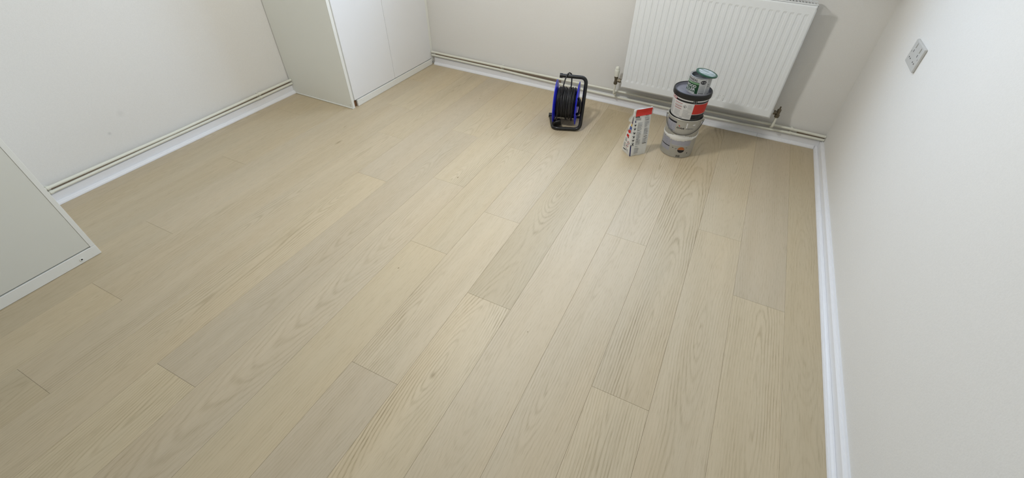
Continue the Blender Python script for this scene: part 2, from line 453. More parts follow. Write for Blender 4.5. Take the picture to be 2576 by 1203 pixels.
# skirting boards with a quadrant bead in front
def skirt(side, a, b):
    # profile in (distance from wall face, z)
    board = [(0, 0.0005), (0.016, 0.0005), (0.016, 0.049), (0.013, 0.053), (0.009, 0.054), (0.007, 0.058), (0, 0.058)]
    fr = {'left': lambda p, q, s: (XL+p, s, q), 'right': lambda p, q, s: (XR-p, s, q), 'back': lambda p, q, s: (s, YB-p, q)}[side]
    return structure(prism('baseboard_'+side, board, a, b, M['gloss'], fr))
def bead(name, side, a, b):
    pr = [(0.0165, 0.0005), (0.034, 0.0005), (0.034, 0.004), (0.0325, 0.009), (0.031, 0.0088), (0.0285, 0.0135), (0.0265, 0.0135), (0.022, 0.0175), (0.0165, 0.0185)]
    fr = {'left': lambda p, q, s: (XL+p, s, q), 'right': lambda p, q, s: (XR-p, s, q), 'back': lambda p, q, s: (s, YB-p, q)}[side]
    return structure(prism(name, pr, a, b, M['gloss'], fr))
FWY, BWY, CX = 0.412, 1.930, -2.150       # near cupboard ends, far cupboard begins, cupboard fronts
skirt('left', FWY+.0006, BWY-.0006); bead('trim_1', 'left', FWY+.0006, BWY-.0006)
skirt('back', CX+.02, XR-.0165)
bead('trim_2', 'back', CX+.02, 0.2945); bead('trim_3', 'back', 0.2955, XR-.035)
skirt('right', YF, YB-.0005)
bead('trim_4', 'right', YF, 2.1445); bead('trim_5', 'right', 2.1455, YB-.0005)
# brown line over the skirting; shade of the pipe gaps painted into the same strips
for nm_, side, a, b2, z0_, z1_ in (('shade_strip_1', 'back', CX+.02, -1.05, .0584, .0800), ('shade_strip_2', 'left', FWY+.001, BWY-.001, .0584, .0820), ('shade_strip_3', 'back', .50, XR-.001, .0584, .074)):
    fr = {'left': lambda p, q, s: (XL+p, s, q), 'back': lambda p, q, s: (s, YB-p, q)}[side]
    structure(prism(nm_, [(0.0, z0_), (.0095, z0_), (.0090, z0_+.0012), (.0012, z0_+.002), (.0010, z1_), (0, z1_)], a, b2, M['brown_gap_shade'], fr))

# ------------------------------------------------------------------ built-in cupboards
def screw(name, x, y, z, parent, r=0.0035, dark=False):
    Mx = Matrix.Rotation(PI/2, 4, 'Y')
    o = lathe(name, [(0, .0028), (r*.6, .0026), (r, .0012), (r, 0)], M['edging'], parent, n=14, axis=Mx, loc=(x, y, z))
    return o
H = ZC - 0.001
# far cupboard, built along the left wall into the back corner
cb = thing('wardrobe', (XL, BWY, 0), 'off-white built-in two-door wardrobe filling the back corner left of the reel', 'wardrobe')
D = CX - XL; L2 = YB - BWY - 0.001
box('side_panel', (0.004, 0, 0.004), (D-0.004, 0.018, H), M['laminate'], cb, bevel=0.0008)
box('stile', (D-0.0035, 0.000, 0.001), (D+0.001, 0.0185, H), M['edging'], cb, bevel=0.0006)
box('stile', (D-0.022, 0.0188, 0.0415), (D-0.007, 0.030, H), M['laminate'], cb, bevel=0.0006)
box('carcass', (0.0012, 0.0188, 0.05), (D-0.0225, L2, H), M['laminate'], cb)
yd0, ydm, yd1 = 0.031, 2.377-BWY, L2-0.030
box('door', (D-0.018, yd0, 0.0475), (D, ydm-0.0012, H-.05), M['door'], cb, bevel=0.0008)
box('door', (D-0.018, ydm+0.0012, 0.0475), (D, yd1, H-.05), M['door'], cb, bevel=0.0008)
box('filler_strip', (D-0.012, yd1+0.0015, 0.0195), (D-0.004, L2-.0002, H), M['laminate'], cb, bevel=0.0006)
pl = box('plinth', (D-0.010, 0.048, 0.001), (D+0.004, L2-.028, 0.0425), M['edging'], cb, bevel=0.002, seg=2)
screw('screw', D+0.004, 0.098, 0.026, pl); screw('screw', D+0.004, L2-0.068, 0.026, pl)
box('raw_board', (D-0.025, 0.0188, 0.001), (D-0.012, 0.0475, 0.040), M['chipboard'], cb)
for z in (0.016, 0.024):
    box('pin_hole', (D-0.020, -0.0004, z), (D-0.017, 0.0, z+0.0028), M['soot'], cb)
# thin bead along the foot of the side panel
bm = bmesh.new(); add_tube(bm, [(0.035, -0.002, 0.004), (D+0.001, -0.002, 0.004)], 0.0036, 8)
from_bm('foot_bead', bm, M['edging'], cb, smooth=True, angle=60)

# near cupboard, at the left edge of the picture
nb = thing('wardrobe', (XL, FWY, 0), 'off-white built-in wardrobe cut off by the left edge of the photo', 'wardrobe')
Ln = FWY - YF - 0.001
box('side_panel', (0.0012, -0.0165, 0.0462), (D+0.0005, 0, H), M['edging'], nb, bevel=0.0006)
box('carcass', (0.0012, -Ln, 0.047), (D-0.0185, -0.0169, H), M['laminate'], nb)
yy = -0.0169
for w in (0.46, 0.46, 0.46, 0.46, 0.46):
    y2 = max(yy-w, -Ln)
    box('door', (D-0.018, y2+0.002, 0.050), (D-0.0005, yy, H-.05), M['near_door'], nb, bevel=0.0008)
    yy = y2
pl = box('plinth', (D-0.5, -Ln, 0.001), (D+0.001, 0.0, 0.0452), M['edging'], nb, bevel=0.0015)
sb = lathe('screw_cup', [(0, .0012), (.0045, .0014), (.006, .0022), (.0068, .001), (.0068, 0)], M['edging'], pl, n=18,
           axis=Matrix.Rotation(PI/2, 4, 'Y'), loc=(D+0.001, -0.066, 0.018))
lathe('screw_head', [(0, .0018), (.0030, .0018), (.0030, .0012)], M['soot'], sb, n=12, axis=Matrix.Rotation(PI/2, 4, 'Y'), loc=(D+0.001, -0.066, 0.018))

# ------------------------------------------------------------------ heating pipes
PR_ = 0.0075
PY = YB - 0.0265; PX = XL + 0.0255
def rel(pts, o): return [Vector(p)-Vector(o) for p in pts]
o0 = (CX, PY, 0.09)
up = thing('heating_pipe', o0, 'upper white heating pipe along the back wall under the radiator', 'pipe')
tube('pipe_run', rel([(CX+.006, PY, .097), (-1.5, PY, .096), (-.6, PY, .0975), (.4, PY, .094), (XR-.002, PY, .0885)], o0), PR_, M['pipe'], up, 14)
o0 = (CX, PY, 0.06)
lp = thing('heating_pipe', o0, 'lower white heating pipe along the back wall, just over the skirting', 'pipe')
zl = [(CX+.006, .0735), (-1.85, .0725), (-1.52, .0705), (-1.2, .063), (-.7, .0555), (-.2, .056), (.2, .060), (.46, .0670), (XR-.002, .0665)]
tube('pipe_run', rel([(x, PY, z) for x, z in zl], o0), PR_, M['pipe'], lp, 14)
def clip_x(parent, x, zs):
    bm = bmesh.new(); oo = Vector(parent.location)
    for z in zs:
        cc = Vector((x, PY, z)) - oo
        add_tube(bm, [cc-Vector((.006, 0, 0)), cc+Vector((.006, 0, 0))], PR_+.0022, 14)
    add_box(bm, Vector((x-.005, PY+.003, zs[0]-.004))-oo, Vector((x+.005, YB-.001, zs[0]+.004))-oo)
    from_bm('pipe_clip', bm, M['pipe'], parent, smooth=True, angle=40)
for xx, za, zb in ((-1.52, .0705, .096), (.462, .0670, .0935)):
    clip_x(up, xx, (zb,)); clip_x(lp, xx, (za,))
def clip_y(parent, y, zs):
    bm = bmesh.new(); oo = Vector(parent.location)
    for z in zs:
        cc = Vector((PX, y, z)) - oo
        add_tube(bm, [cc-Vector((0, .006, 0)), cc+Vector((0, .006, 0))], PR_+.0022, 14)
    add_box(bm, Vector((XL+.001, y-.005, zs[0]-.004))-oo, Vector((PX-.003, y+.005, zs[0]+.004))-oo)
    from_bm('pipe_clip', bm, M['pipe'], parent, smooth=True, angle=40)
o0 = (PX, FWY, 0.09)
ul = thing('heating_pipe', o0, 'upper white heating pipe along the left wall between the two wardrobes', 'pipe')
tube('pipe_run', rel([(PX, FWY+.002, .0935), (PX, .52, .0915), (PX, 1.1, .0875), (PX, 1.67, .093), (PX, BWY-.002, .094)], o0), PR_, M['pipe'], ul, 14)
o0 = (PX, FWY, 0.06)
ll = thing('heating_pipe', o0, 'lower white heating pipe along the left wall, just over the skirting', 'pipe')
tube('pipe_run', rel([(PX, FWY+.002, .0700), (PX, .52, .0685), (PX, 1.1, .0700), (PX, 1.67, .0695), (PX, BWY-.002, .0700)], o0), PR_, M['pipe'], ll, 14)
for yy_, za, zb in ((1.672, .0695, .093), (.52, .0685, .0915)):
    clip_y(ul, yy_, (zb,)); clip_y(ll, yy_, (za,))

# ------------------------------------------------------------------ radiator
RX0, RX1, RZ0, RZ1, RY = -0.589, 0.311, 0.172, 0.772, 2.735
rd = thing('radiator', ((RX0+RX1)/2, RY, RZ0), 'white ribbed panel radiator on the back wall behind the pails', 'radiator')
RW, RH = RX1-RX0, RZ1-RZ0
def panel_front(flip=1.0):
    """pressed sheet: recessed channels with sloping ends"""
    bm = bmesh.new()
    pitch_ = 0.0333; nch = 26; xs = [-RW/2, -RW/2+0.010]
    x_first = -pitch_*(nch-1)/2
    cols = [(-RW/2, 0, 0.004), (-RW/2+.006, 0, 0)]
    for i in range(nch):
        c_ = x_first + pitch_*i
        cols += [(c_-.0100, 0, 0), (c_-.0068, 1, 0), (c_+.0068, 1, 0), (c_+.0100, 0, 0)]
    cols += [(RW/2-.006, 0, 0), (RW/2, 0, .004)]
    rows = [(0.0, 0, .004), (0.005, 0, 0), (0.040, 0, 0), (0.054, 1, 0), (RH-.050, 1, 0), (RH-.040, 0, 0), (RH-.006, 0, 0), (RH, 0, .004)]
    dep = 0.0028
    grid = []
    for z, rz_, ez in rows:
        grid.append([bm.verts.new((x, dep*rc*rz_ + max(ez, ex), z)) for x, rc, ex in cols])
    for i in range(len(rows)-1):
        for j in range(len(cols)-1):
            bm.faces.new((grid[i][j], grid[i][j+1], grid[i+1][j+1], grid[i+1][j]))
    # close the back 12 mm behind
    back = [bm.verts.new((x, .012, z)) for x, z in ((-RW/2, 0), (RW/2, 0), (RW/2, RH), (-RW/2, RH))]
    edge = [grid[0][j] for j in range(len(cols))]
    bm.faces.new(edge + [back[1], back[0]])
    bm.faces.new([grid[-1][j] for j in range(len(cols))][::-1] + [back[3], back[2]])
    bm.faces.new([grid[i][-1] for i in range(len(rows))] + [back[2], back[1]])
    bm.faces.new([grid[i][0] for i in range(len(rows))][::-1] + [back[0], back[3]])
    bm.faces.new(back[::-1])
    return bm
fp = from_bm('front_panel', panel_front(), M['rad'], rd)
# rolled seam around the panel
bm = bmesh.new()
add_tube(bm, [(-RW/2, .011, -.002), (RW/2, .011, -.002), (RW/2, .011, RH+.001), (-RW/2, .011, RH+.001)], .0045, 8, closed=True)
from_bm('seam', bm, M['rad'], rd, smooth=True, angle=60)
box('rear_panel', (-RW/2+.004, .078, .004), (RW/2-.004, .088, RH-.004), M['rad'], rd, bevel=.003)
bm = bmesh.new()
nf = 34
for i in range(nf):
    x = -RW/2+.03 + (RW-.06)*i/(nf-1)
    add_box(bm, (x-.0006, .018, .03), (x+.0006, .076, RH-.03))
o = from_bm('convector_fins', bm, M['rad'], rd); o['kind'] = 'stuff'
# top grille
bm = bmesh.new()
add_box(bm, (-RW/2, .002, RH+.002), (RW/2, .014, RH+.006)); add_box(bm, (-RW/2, .074, RH+.002), (RW/2, .090, RH+.006))
n = 60
for i in range(n+1):
    x = -RW/2+.004 + (RW-.008)*i/n
    add_box(bm, (x-.002, .014, RH+.002), (x+.002, .074, RH+.005))
from_bm('top_grille', bm, M['rad'], rd)
box('chipped_corner', (RW/2-.0005, .004, RH-.018), (RW/2+.0012, .010, RH+.004), M['soot'], rd)
for s in (-1, 1):
    box('wall_bracket', (s*.33-.015, .0885, .02), (s*.33+.015, YB-RY-.001, RH-.02), M['rad'], rd)
for s in (-1, 1):
    tube('inlet', [(s*(RW/2-.02), .045, .022), (s*(RW/2+.012), .045, .022)], .010, M['rad'], rd, 12)
# dark specks where the paint is chipped, in runs beside the pails
bm = bmesh.new()
specks = [(1790, 146), (1793, 156), (1797, 176), (1836, 195), (1833, 205), (1832, 222), (1823, 235), (1820, 241), (1819, 248), (1818, 252), (1792, 246), (1804, 246), (1807, 241), (1812, 240), (1806, 130)]
cm = Rm
def ray_y(px, py, y):
    d = cm @ Vector(((px-1320.937)/1084.552, -(py-586.640)/1084.552, -1)); t = y/d.y
    return Vector((d.x*t, y, CAMH+d.z*t))
for (px, py) in specks:      # small chips, placed at their real spots on the enamel
    p = ray_y(px, py, RY) - rd.location
    s = random.uniform(.0005, .0011); h_ = random.uniform(.003, .007); sl = random.uniform(-.001, .0015)
    y0_ = .0036 if py < 240 else -.0004
    bm.faces.new([bm.verts.new(c) for c in ((p.x-s, y0_, p.z-h_/2), (p.x+s*.6, y0_, p.z-h_/2), (p.x+s+sl, y0_, p.z+h_/2), (p.x-s*.3+sl, y0_, p.z+h_/2))])
o = from_bm('paint_chips', bm, M['soot'], rd); o['kind'] = 'stuff'

# thermostatic valve, left
vy = RY+.045
VX = RX0-.050
tv = thing('radiator_valve', (VX, vy, .0), 'cream-headed thermostatic valve at the left end of the radiator', 'valve')
zc = RZ0+.022
tube('tail_pipe', fillet([(0, PY-vy, .066), (0, PY-vy, .085), (0, 0, .10), (0, 0, zc-.022)], .012), .0072, M['pipe'], tv, 12)
lathe('valve_body', [(0, zc-.028), (.0105, zc-.028), (.0125, zc-.024), (.0125, zc-.014), (.0095, zc-.012), (.0095, zc+.010), (.013, zc+.012), (.0135, zc+.024), (0, zc+.024)], M['brass'], tv, n=14, angle=30)
tube('union_nut', [(.008, 0, zc), (.014, 0, zc), (.0145, 0, zc), (.034, 0, zc)], [.008, .008, .0125, .0125], M['brass'], tv, n=6)
lathe('valve_head', [(0, zc+.0242), (.0135, zc+.0242), (.0150, zc+.030), (.0165, zc+.062), (.0160, zc+.066), (.0140, zc+.068), (.0145, zc+.076), (.0125, zc+.084), (.007, zc+.089), (0, zc+.090)], M['pipe'], tv, n=20)
# lockshield valve, right
VX = RX1+.038
lv = thing('radiator_valve', (VX, vy, .0), 'bare brass lockshield valve at the right end of the radiator', 'valve')
tube('tail_pipe', fillet([(0, PY-vy, .075), (0, PY-vy, .088), (0, 0, .105), (0, 0, zc-.020)], .012), .0072, M['pipe'], lv, 12)
lathe('valve_body', [(0, zc-.026), (.0125, zc-.026), (.0135, zc-.020), (.0135, zc-.010), (.0095, zc-.008), (.0095, zc+.008), (.0110, zc+.010), (.0110, zc+.022), (.0045, zc+.026), (.0040, zc+.040), (0, zc+.041)], M['brass'], lv, n=12, angle=30)
tube('union_nut', [(-.006, 0, zc), (-.012, 0, zc), (-.0125, 0, zc), (-.025, 0, zc)], [.008, .008, .0125, .0125], M['brass'], lv, n=6)

# ------------------------------------------------------------------ double socket on the right wall
so = thing('wall_socket', (XR, 2.212, 0.713), 'white double plug socket on the right-hand wall', 'socket')
box('face_plate', (-.0095, -.0745, 0), (-.0002, .0745, .086), M['socket'], so, bevel=.0025, seg=2)
for s in (-1, 1):          # s=+1 : outlet nearer the corner
    c_ = s*.034
    box('pin_slot', (-.0099, c_-.002, .046), (-.0094, c_+.002, .055), M['soot'], so)
    for q in (-1, 1):
        box('pin_slot', (-.0099, c_+q*.011-.0032, .022), (-.0094, c_+q*.011+.0032, .0262), M['soot'], so)
    sw = box('rocker_switch', (-.0125, c_-.006+s*.0, .062), (-.0094, c_+.006, .080), M['socket'], so, bevel=.001)
for q in (-1, 1):
    Mx = Matrix.Rotation(-PI/2, 4, 'Y')
    lathe('screw', [(0, .0006), (.003, .0006), (.003, 0)], M['steel'], so, n=12, axis=Mx, loc=(-.0095, q*.060, .043))

# pendant bulb (above the picture)
cl = thing('pendant_light', (LAMP[0], LAMP[1], ZC), 'white pendant bulb holder hanging on a flex from the ceiling', 'light')
lathe('ceiling_rose', [(0, -.001), (.045, -.001), (.040, -.025), (0, -.030)], M['gloss'], cl, n=32)
tube('flex', [(0, 0, -.03), (0, 0, LAMP[2]-ZC+.10)], .003, M['gloss'], cl, n=8)
lathe('bulb_holder', [(0, LAMP[2]-ZC+.105), (.012, LAMP[2]-ZC+.10), (.018, LAMP[2]-ZC+.06), (0, LAMP[2]-ZC+.06)], M['gloss'], cl, n=20)

# ------------------------------------------------------------------ print helpers
class Sheet:
    """flat print laid on a surface; each patch is a little grid mapped by surf(u, v)"""
    def __init__(s, surf): s.bm = bmesh.new(); s.surf = surf; s.mats = []
    def mi(s, mat):
        if mat not in s.mats: s.mats.append(mat)
        return s.mats.index(mat)
    def rect(s, u0, v0, u1, v1, mat, nu=6, nv=2, lift=.0004, skew=0.0, jag=0.0):
        k = s.mi(mat); g = []
        for j in range(nv+1):
            row = []
            for i in range(nu+1):
                u = u0+(u1-u0)*i/nu; v = v0+(v1-v0)*j/nv
                if jag and j in (0, nv): v += random.uniform(-jag, jag)
                row.append(s.bm.verts.new(s.surf(u+skew*(v-v0), v, lift)))
            g.append(row)
        for j in range(nv):
            for i in range(nu):
                s.bm.faces.new((g[j][i], g[j][i+1], g[j+1][i+1], g[j+1][i])).material_index = k
    def poly(s, pts, mat, lift=.0005):
        k = s.mi(mat)
        vs_ = [s.bm.verts.new(s.surf(u, v, lift)) for u, v in pts]
        f = s.bm.faces.new(vs_); f.material_index = k
        bmesh.ops.triangulate(s.bm, faces=[f])
    def disc(s, u, v, ru, rv, mat, lift=.0005, a0=0, a1=2*PI, n=20):
        k = s.mi(mat); c0 = s.bm.verts.new(s.surf(u, v, lift))
        ring = [s.bm.verts.new(s.surf(u+ru*math.cos(a0+(a1-a0)*i/n), v+rv*math.sin(a0+(a1-a0)*i/n), lift)) for i in range(n+1)]
        for i in range(n): s.bm.faces.new((c0, ring[i], ring[i+1])).material_index = k
    def text(s, txt, u0, v0, u1, v1, mat, lift=.0006, shear=0.0):
        cu = bpy.data.curves.new('t', 'FONT'); cu.body = txt; cu.resolution_u = 2; cu.shear = shear
        cu.offset = 0.022
        ob = bpy.data.objects.new('t', cu); col.objects.link(ob)
        bpy.context.view_layer.update()
        dg = bpy.context.evaluated_depsgraph_get()
        me = bpy.data.meshes.new_from_object(ob.evaluated_get(dg))
        bpy.data.objects.remove(ob); bpy.data.curves.remove(cu)
        xs = [v.co.x for v in me.vertices]; ys = [v.co.y for v in me.vertices]
        a, b_, c_, d_ = min(xs), max(xs), min(ys), max(ys)
        k = s.mi(mat)
        vv = [s.bm.verts.new(s.surf(u0+(u1-u0)*(v.co.x-a)/(b_-a), v0+(v1-v0)*(v.co.y-c_)/(d_-c_), lift)) for v in me.vertices]
        for p in me.polygons:
            try: s.bm.faces.new([vv[i] for i in p.vertices]).material_index = k
            except ValueError: pass
        bpy.data.meshes.remove(me)
    def lines(s, u0, v0, u1, v1, n, mat, fill=.45, lift=.0005):
        """small print: n ragged lines"""
        dv = (v1-v0)/n
        for i in range(n):
            e = u1 - (u1-u0)*random.choice((0, 0, .04, .12, .3))
            s.rect(u0, v0+dv*i, e, v0+dv*(i+fill), mat, nu=3, nv=1, lift=lift)
    def build(s, name, parent):
        me = bpy.data.meshes.new(name); s.bm.to_mesh(me); s.bm.free()
        for m in s.mats: me.materials.append(m)
        return link(name, me, parent)

ink = lambda n, rgb, r=.45: plain(n, rgb, r, noise=.02)
I = dict(white=ink('print_white', (214, 214, 214)), black=ink('print_black', (14, 14, 24)), red=ink('print_red', (190, 40, 30)),
         grey=ink('print_grey', (176, 178, 180)), dgrey=ink('print_dark_grey', (120, 121, 124)), lilac=ink('label_lilac_grey', (158, 158, 168)),
         darkred=ink('print_dark_red', (160, 40, 50)), green=ink('print_dark_green', (14, 62, 30)), lgreen=ink('print_light_green', (110, 150, 112)),
         orange=ink('print_orange', (176, 100, 50)), navy=ink('print_navy', (20, 24, 90)), yellow=ink('print_yellow', (216, 176, 70)),
         blue=ink('print_blue', (62, 84, 150)), purple=ink('print_purple', (84, 50, 84)), plaster=ink('dried_plaster', (224, 224, 220), .8),
         silver=plain('silver_grey_plastic', (170, 168, 160), .38, noise=.03, metal=.15), txt=ink('small_print', (172, 173, 174)))

# ------------------------------------------------------------------ silver-grey pail (bottom of the stack)
SX, SY = -0.131, 2.422
pail = thing('pail', (SX, SY, 0), 'silver-grey pail smeared with white filler, bottom of the stack', 'pail')
rs = lambda z: .0912 + (.0932-.0912)*z/.232
lathe('body', [(0, .003), (.084, .003), (.087, .0), (.0905, .002), (.0912, .006), (rs(.226), .226), (.0948, .227), (.0952, .234), (.0935, .2362), (.0915, .2345), (.0895, .228), (.087, .02), (0, .012)], I['silver'], pail, n=72)
def csurf(rf, z0=0):
    def f(u, v, lift):     # u degrees to the right of the face turned to the room, v height
        a = math.radians(u-90); r = rf(v)+lift
        return (r*math.cos(a), r*math.sin(a), v+z0)
    return f
S = Sheet(csurf(rs))
S.rect(-60, .162, -19, .2195, I['lilac'], 10, 1)
S.rect(-60, .2088, -18, .2175, I['black'], 10, 1, lift=.0007)
S.rect(-47, .1560, -26, .1640, I['dgrey'], 6, 1, lift=.0007)
S.lines(-57, .172, -24, .203, 6, I['dgrey'], fill=.25, lift=.0007)
S.text('DAR', -14.5, .1825, 11.3, .1915, I['black'], shear=.25)
S.text('TECH', 16.7, .1835, 42, .1915, I['dgrey'], shear=.25)
S.poly([(-11, .2035), (-5, .200), (-4, .193), (-8, .1975)], I['red'])
for k in range(8):
    a, b2 = k/8, (k+1)/8
    q = lambda t: (2+20*t, .1955+.008*math.sin(PI*t*.8))
    (ua, va), (ub, vb) = q(a), q(b2)
    S.poly([(ua, va), (ub, vb), (ub, vb+.0016), (ua, va+.0016)], I['txt'])
S.rect(15.4, .190, 19.5, .221, I['white'], 2, 2)
S.rect(37, .206, 46, .213, I['white'], 2, 1, jag=.002)
# lower label
S.rect(-64, .036, -20.5, .110, I['lilac'], 10, 1)
S.rect(-64, .0615, -21, .0660, I['black'], 10, 1, lift=.0007)
S.lines(-60, .072, -25, .104, 7, I['dgrey'], fill=.2, lift=.0007)
S.rect(-18, .080, 50, .112, I['lilac'], 14, 1)
S.rect(-14, .077, 40, .082, I['txt'], 14, 1, lift=.0007)
S.disc(21.5, .0545, 12, .0180, I['orange'], a0=0, a1=PI)
S.disc(21.5, .0535, 12, .0178, I['black'], a0=PI, a1=2*PI)
for k in range(4): S.rect(9.6+3.6*k, .007, 11.4+3.6*k, .0195, I['black'], 1, 1, skew=60)
S.rect(46.5, .0285, 49.5, .0360, I['black'], 1, 1)
S.rect(38, .0655, 43, .0675, I['black'], 2, 1); S.rect(-11, .0610, -6, .0640, I['black'], 2, 1)
S.poly([(5, .058), (9, .0535), (7, .052)], I['white'])
S.rect(0, .0575, 6, .061, I['dgrey'], 2, 1, jag=.001)
S.build('printed_label', pail)
# white filler smeared round the middle: a thin torn band with body
bm = bmesh.new(); nn = 90; g = []
for i in range(nn+1):
    u = -105+210*i/nn
    top = .128 + .020*math.exp(-((u-8)/34)**2) + .010*(u > 40)*(u-40)/40 + random.uniform(-.0028, .0028)
    bot = (.116 - .009*math.exp(-((u+5)/40)**2) + .006*max(0, (u-30)/40)) + random.uniform(-.0030, .0030)
    row = []
    for (v, l) in ((bot, .0004), (bot+.0015, .0016), ((top+bot)/2, .0024), (top-.002, .0014), (top, .0004)):
        row.append(bm.verts.new(csurf(rs)(u, v, l)))
    g.append(row)
for i in range(nn):
    for j in range(4): bm.faces.new((g[i][j], g[i+1][j], g[i+1][j+1], g[i][j+1]))
from_bm('filler_smear', bm, I['plaster'], pail, smooth=True)
# wire bail hanging down in front, and its ears
pts = []
for i in range(41):
    u = -84 + 168*i/40
    z = .151 + .071*(abs(u-2)/84)**2.1 if i not in (0, 40) else .222
    pts.append(csurf(rs)(u, z, .0065))
tube('bail_handle', pts, .0021, M['dark_gap'] if False else plain('wire', (84, 84, 84), .35, metal=.7), pail, n=8)
for u in (-86, 86):
    a = math.radians(u-90)
    bm = bmesh.new(); r = rs(.22)
    add_tube(bm, [(r*math.cos(a), r*math.sin(a), .222), ((r+.010)*math.cos(a), (r+.010)*math.sin(a), .222)], .007, 12)
    from_bm('bail_ear', bm, I['silver'], pail, smooth=True, angle=40)

# ------------------------------------------------------------------ red and black pail with a black lid
B0 = .2368
p2 = thing('pail', (SX, SY, B0), 'white, black and red pail with a black lid, middle of the stack', 'pail')
rb = lambda z: .0868 + (.0948-.0868)*z/.118
lathe('body', [(0, .002), (.078, .002), (.081, 0), (.0855, .0015), (.0868, .005), (rb(.124), .124), (.0925, .124), (.085, .01), (0, .006)], I['white'], p2, n=72)
lathe('lid', [(.0952, .116), (.1000, .1165), (.1010, .120), (.1003, .1225), (.1010, .125), (.1012, .137), (.0995, .1425), (.0965, .1442), (.0935, .1425), (.0905, .133), (.0885, .1275), (.062, .1272), (.060, .1255), (0, .1255), (0, .1235), (.0952, .1235)], M['black'], p2, n=72)
lathe('lid_recess', [(0, .1262), (.0592, .1262), (.0615, .1278), (.0882, .1281), (.0905, .1335), (.0930, .1415), (.0922, .1425)], plain('scuffed_lid_top', (136, 136, 146), .4, noise=.2, nscale=25), p2, n=72)
S = Sheet(csurf(rb, 0))
z = lambda a: a-B0
S.rect(-58, z(.333), 92, z(.3555), I['black'], 22, 1)
S.rect(-58, z(.343), 14.5, z(.3500), I['white'], 14, 1, lift=.0007); S.rect(27, z(.343), 80, z(.3500), I['white'], 10, 1, lift=.0007)
S.rect(16.5, z(.3375), 19.5, z(.3560), I['dgrey'], 1, 1, lift=.0008, skew=-60); S.rect(22.5, z(.3375), 25.5, z(.3560), I['dgrey'], 1, 1, lift=.0008, skew=-60)
S.rect(-70, z(.334), -43, z(.3555), I['darkred'], 6, 1, lift=.0009)
S.rect(-68, z(.337), -45, z(.353), I['white'], 6, 1, lift=.0011)
S.text('CA', -66, z(.339), -47, z(.351), I['darkred'], lift=.0014)
S.rect(21.5, z(.2725), 92, z(.3305), I['red'], 14, 1)
S.rect(21.5, z(.2405), 92, z(.2695), I['black'], 14, 1)
for a in (.3225, .3050, .2920): S.rect(-46, z(a)-.0011, -16.7, z(a)+.0013, I['darkred'], 6, 1)
for (a, b2) in ((.3085, .319), (.295, .3025)): S.lines(-45, z(a), -18, z(b2), 3, I['txt'], fill=.3)
S.lines(-44, z(.252), -19, z(.287), 8, I['txt'], fill=.3)
S.lines(-10, z(.252), 17, z(.296), 9, I['txt'], fill=.3); S.lines(2, z(.300), 17, z(.327), 6, I['txt'], fill=.3)
S.lines(-72, z(.255), -50, z(.325), 12, I['txt'], fill=.3)
S.rect(-17.5, z(.2455), -8, z(.2468), I['black'], 3, 1)
S.poly([(-7.3, z(.3205)), (-14, z(.3100)), (-7.3, z(.2995)), (-.6, z(.3100))], I['dgrey'])
S.poly([(-7.3, z(.3180)), (-12.4, z(.3100)), (-7.3, z(.3020)), (-2.2, z(.3100))], I['white'], lift=.0008)
S.poly([(-7.8, z(.3148)), (-9.2, z(.3075)), (-7.4, z(.3045)), (-5.6, z(.3095))], I['black'], lift=.001)
S.build('printed_label', p2)

# ------------------------------------------------------------------ small tin with loose lid
TX, TY, TB = -.112, 2.440, B0+.1263+.0003
tin = thing('tin', (TX, TY, TB), 'small steel tin with a green label and its lid askew, top of the stack', 'tin')
RT, TH = .0575, .089
lathe('body', [(0, .002), (.0555, .002), (.0565, 0), (.0585, .0008), (.0585, .003), (RT, .004), (RT, TH-.004), (.0590, TH-.002), (.0585, TH), (.0565, TH+.0003)], M['steel'], tin, n=60)
lathe('rim', [(.0565, TH+.0003), (.0535, TH-.003), (.0500, TH-.0035), (.0495, TH-.002), (.0488, TH-.004), (.0488, TH-.02), (0, TH-.022)], M['steel'], tin, n=60)
paper = ink('label_pale_grey', (178, 180, 180))
S = Sheet(csurf(lambda v: RT))
z = lambda a: a-TB
zz0, zz1 = z(.3665), z(.4470)
S.rect(-110, .0045, 110, TH-.0045, paper, 40, 1, lift=.0003)
S.text('RONSEAL', -77, z(.4320), -6.5, z(.4432), I['black'], shear=.15)
S.rect(-80, z(.4262), 5, z(.4282), I['black'], 14, 1, lift=.0007)
S.rect(-80, z(.4170), 5, z(.4258), I['lgreen'], 14, 1, lift=.0006)
S.rect(-80, .0047, 6, z(.4170), I['green'], 14, 1, lift=.0006)
S.rect(-70, z(.4225), -35, z(.4240), I['white'], 6, 1, lift=.0009)
S.text('WOOD', -73, z(.3975), -6, z(.4125), I['white'], lift=.001)
S.text('FILLER', -73, z(.3815), -7, z(.3945), I['white'], lift=.001)
S.rect(-66, z(.3690), -8, z(.3775), paper, 10, 1, lift=.001); S.rect(-60, z(.3715), -40, z(.3745), I['dgrey'], 4, 1, lift=.0012)
S.disc(24, z(.4315), 14.5, .0100, I['black'], lift=.0006)
S.lines(13, z(.4275), 34, z(.4370), 3, I['dgrey'], fill=.35, lift=.0009)
S.lines(11, z(.378), 34, z(.415), 7, I['dgrey'], fill=.16, lift=.0006)
S.rect(12, z(.3705), 37, z(.3730), I['black'], 4, 1, lift=.0006)
S.rect(40, .0047, 44, TH-.0048, I['white'], 2, 1, lift=.0006)
for a in (.4185, .4085): S.rect(51, z(a)-.002, 61, z(a)+.003, I['dgrey'], 3, 1, lift=.0006)
S.rect(50, z(.4355), 62, z(.4368), I['dgrey'], 3, 1, lift=.0006)
S.lines(50, z(.375), 70, z(.400), 5, I['txt'], fill=.3, lift=.0006)
S.build('printed_label', tin)
